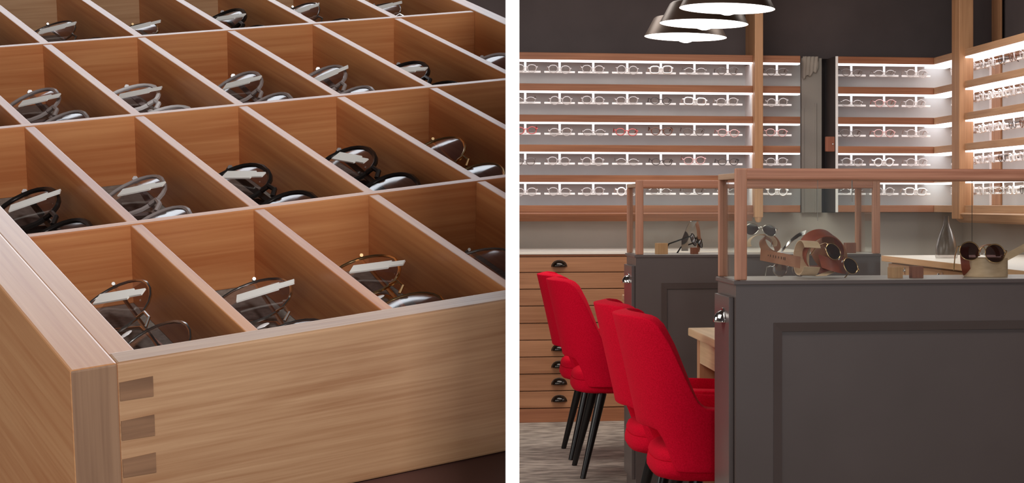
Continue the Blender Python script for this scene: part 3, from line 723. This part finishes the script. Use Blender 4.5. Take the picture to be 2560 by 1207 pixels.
# left sculpture of curled straps
base = P(2045, 694); 
t = thing('strap_sculpture', 'curled tan and russet strap loops under the gold aviator sunglasses', 'ornament', (base.x, YI, ZK))
ring(P(2018, 645, YI - .06), .046, (-.95, -.16, .06), .023, n=36, a0=-.9, a1=4.2).build('cream_loop', 'tan', t, True, angle=1)
ring(P(2052, 628), .056, (.22, -.90, -.32), .029, sq=.95).build('russet_loop', 'redtan', t, True, angle=1)
ring(P(2078, 632) + Vector((0, .03, 0)), .046, (.55, -.62, .55), .024, sq=1).build('chestnut_loop', 'midtan', t, True, angle=1)
a, b = P(1901, 636, YI - .05), P(2000, 656, YI - .05)
pts = [a + (b - a) * (k / 8) + Vector((0, .004 * math.sin(k * .6), 0)) for k in range(9)]
st = MB().ribbon(pts, [Vector((.001, 0, .0155))] * 9, .0016).build('strap_tail', 'midtan', t)
a2 = P(2050, 652, YI - .045); c2 = P(2112, 668, YI - .02)
MB().ribbon([a2 + (c2 - a2) * (k / 10) + Vector((0, -.03 * math.sin(math.pi * k / 10), -.003 * math.sin(math.pi * k / 10))) for k in range(11)], [Vector((-.004, .004, .018))] * 11, .0016).build('russet_band', 'redtan', t, True)
MB().ribbon([P(2052, 689, YI - .06), P(2078, 679, YI - .03), P(2096, 674, YI)], [Vector((.012, -.012, .001))] * 3, .0016).build('tan_foot', 'tan', t)
mk = MB(); dirv = (b - a).normalized(); nrm = Vector((0, -1, 0))
for k, (off, hh) in enumerate(((.20, .5), (.26, .9), (.33, 1), (.39, 1), (.46, .8), (.53, 1), (.585, 1), (.62, 1.2))):
    p0 = a + (b - a) * off + Vector((0, .004 * math.sin(off * 8 * .6) - .0014, .002))
    mk.box(p0.x - .0011, p0.x + .0011, p0.y - .0004, p0.y + .0006, p0.z - .0036 * hh, p0.z + .0036 * hh)
mk.build('stamped_mark', 'stamp', st)
# chrome bangle-like curved strip left of the loops
def chrome_strip(): 
    cs = [P(x, y, YI + .06) for x, y in ((1948, 640), (1955, 627), (1965, 615), (1976, 603), (1988, 593), (2000, 586), (2014, 581))]
    return MB().ribbon(cs, [Vector((.004, .010, .006))] * 7, .0015)
MB_ = chrome_strip(); o = MB_.build('polished_strip', 'chrome', t, True); o['label'] = 'polished curved metal strip'
def rot_from(ax, up):
    ax = Vector(ax).normalized(); up = Vector(up); up = (up - ax * up.dot(ax)).normalized(); ay = up.cross(ax)
    return Matrix(((ax.x, ay.x, up.x, 0), (ax.y, ay.y, up.y, 0), (ax.z, ay.z, up.z, 0), (0, 0, 0, 1)))
# gold aviators leaning off the loops
l1, l2 = P(2080, 626, YI - .075), P(2131, 668, YI - .055)
av = eyewear('panto', 'gold', 'sunlens', .050, .040, .0012, .017, .0015, 28, 6, temple=.06, pads=True)
ctr = (l1 + l2) / 2
place_eyewear(av, 'sunglasses', 'gold-rimmed brown sunglasses leaning diagonally on the strap loops', 'sunglasses', Matrix.Translation(ctr) @ rot_from(l2 - l1, (.62, .42, .66)))
# second pair, mostly hidden at the foot of the loops
bk = eyewear('round', 'silver', 'lens', .042, .040, .0012, .016, .0014, 20, 5, temple=.05)
pp = P(1972, 672, YI + .07)
t2 = place_eyewear(bk, 'eyeglasses', 'silver round eyeglasses standing behind the stamped strap', 'eyeglasses', Matrix.Translation((pp.x, pp.y - .02, ZK + .0225)) @ rot_from((1, .25, 0), (0, 0, 1)))
# right sculpture
base = P(2455, 694)
t = thing('strap_sculpture', 'tan strap coil carrying the round gold sunglasses', 'ornament', (base.x, YI, ZK))
ring((P(2463, 0).x, YI - .004, ZK + .0265), .060, (0, 0, 1), .0255, sq=1).build('tan_coil', 'tan', t, True, angle=1)
ring(P(2416, 652), .038, (.88, -.35, .1), .012, a0=-.4, a1=4.4, n=30).build('russet_curl', 'redtan', t, True, angle=1)
ring(P(2470, 640, YI + .05), .032, (.2, -.95, .1), .012, a0=-1.6, a1=1.6, n=20).build('chestnut_curl', 'midtan', t, True, angle=1)
a, b = P(2502, 650, YI - .03), P(2585, 606, YI + .02)
MB().ribbon([a + (b - a) * k / 6 for k in range(7)], [Vector((.002, .006, .011))] * 7, .0016).build('strap_tail', 'tan', t)
l1, l2 = P(2424, 627, YI - .070), P(2488, 633, YI - .082)
rg = eyewear('round', 'gold', 'sunlens', .053, .052, .0014, .0165, .0016, 32, 6, temple=.11, pads=True)
place_eyewear(rg, 'sunglasses', 'round gold sunglasses with dark lenses resting on the tan coil', 'sunglasses', Matrix.Translation((l1 + l2) / 2) @ rot_from(l2 - l1, (.05, .30, .95)))
def cube(px0, px1, ytop, Y, m, rz, label, sz=None, zb=ZK):
    a = P(px0, 690, Y); b = P(px1, 690, Y); s_ = sz or (b.x - a.x); 
    o = box(-s_ / 2, s_ / 2, -s_ / 2, s_ / 2, 0, s_, bev=.0012).build('wooden_block', m); o.location = ((a.x + b.x) / 2, Y, zb); o.rotation_euler = (0, 0, rz)
    return tag(o, label, 'block')
cube(2217, 2259, 0, YI - .055, 'cube_l', .42, 'pale oak block in the front case, left of the walnut block', .030)
cube(2275, 2306, 0, YI - .055, 'cube_d', .06, 'dark walnut block in the front case', .0315)
# rear case
YJ = RY0 + .16
cube(1638, 1669, 0, YJ - .06, 'cube_l', .1, 'pale oak block at the left of the rear case', .044)
cube(1727, 1744, 0, YJ - .08, 'cube_d', .2, 'small walnut block in front of the chrome strip in the rear case', .026)
cube(2108, 2141, 0, YJ - .02, 'cube_d', .05, 'walnut block at the right of the rear case', .042)
base = P(1728, 630, YJ)
t = thing('strap_sculpture', 'upright chrome strip with brown strap in the rear case', 'ornament', (base.x, YJ, ZK))
MB().ribbon([P(1712, 627, YJ), P(1712, 600, YJ), P(1720, 580, YJ), P(1727, 564, YJ), P(1734, 553, YJ), P(1740, 552, YJ)], [Vector((.014, .006, 0))] * 6, .002).build('metal_strip', 'chrome', t, True)
MB().ribbon([P(1741, 553, YJ + .02), P(1746, 575, YJ + .02), P(1748, 600, YJ + .02), P(1746, 622, YJ + .02), P(1744, 630, YJ + .02)], [Vector((.008, .012, 0))] * 5, .002).build('brown_strap', 'midtan', t, True)
dark = eyewear('panto', 'black_ac', 'sunlens', .056, .050, .0022, .018, .003, 24, 6, temple=.13)
l1, l2 = P(1727, 603, YJ - .06), P(1757, 614, YJ + .05)
place_eyewear(dark, 'sunglasses', 'black sunglasses leaning on the chrome strip in the rear case', 'sunglasses', Matrix.Translation(((l1.x + l2.x) / 2, YJ - .01, ZK + .052)) @ rot_from((.46, .86, -.12), (-.2, .2, .95)))
base = P(1905, 632, YJ)
t = thing('strap_sculpture', 'arched tan strap under the mirrored aviators in the rear case', 'ornament', (base.x, YJ, ZK))
ring((P(1905, 0, YJ).x, YJ, ZK + .040), .058, (.18, -.97, .1), .022, a0=-1.95, a1=1.95, n=36, sq=.62).build('tan_arch', 'tan', t, True, angle=1)
ring(P(1925, 612, YJ + .03), .040, (.5, -.7, .5), .020, sq=1).build('chestnut_loop', 'midtan', t, True, angle=1)
l1, l2 = P(1880, 573, YJ - .05), P(1924, 576, YJ - .05)
av2 = eyewear('aviator', 'silver', 'sunlens', .056, .048, .0014, .015, .0016, 24, 6, temple=.12)
place_eyewear(av2, 'sunglasses', 'silver aviator sunglasses on the tan arch in the rear case', 'sunglasses', Matrix.Translation((l1 + l2) / 2) @ rot_from(l2 - l1, (.1, .35, .93)))
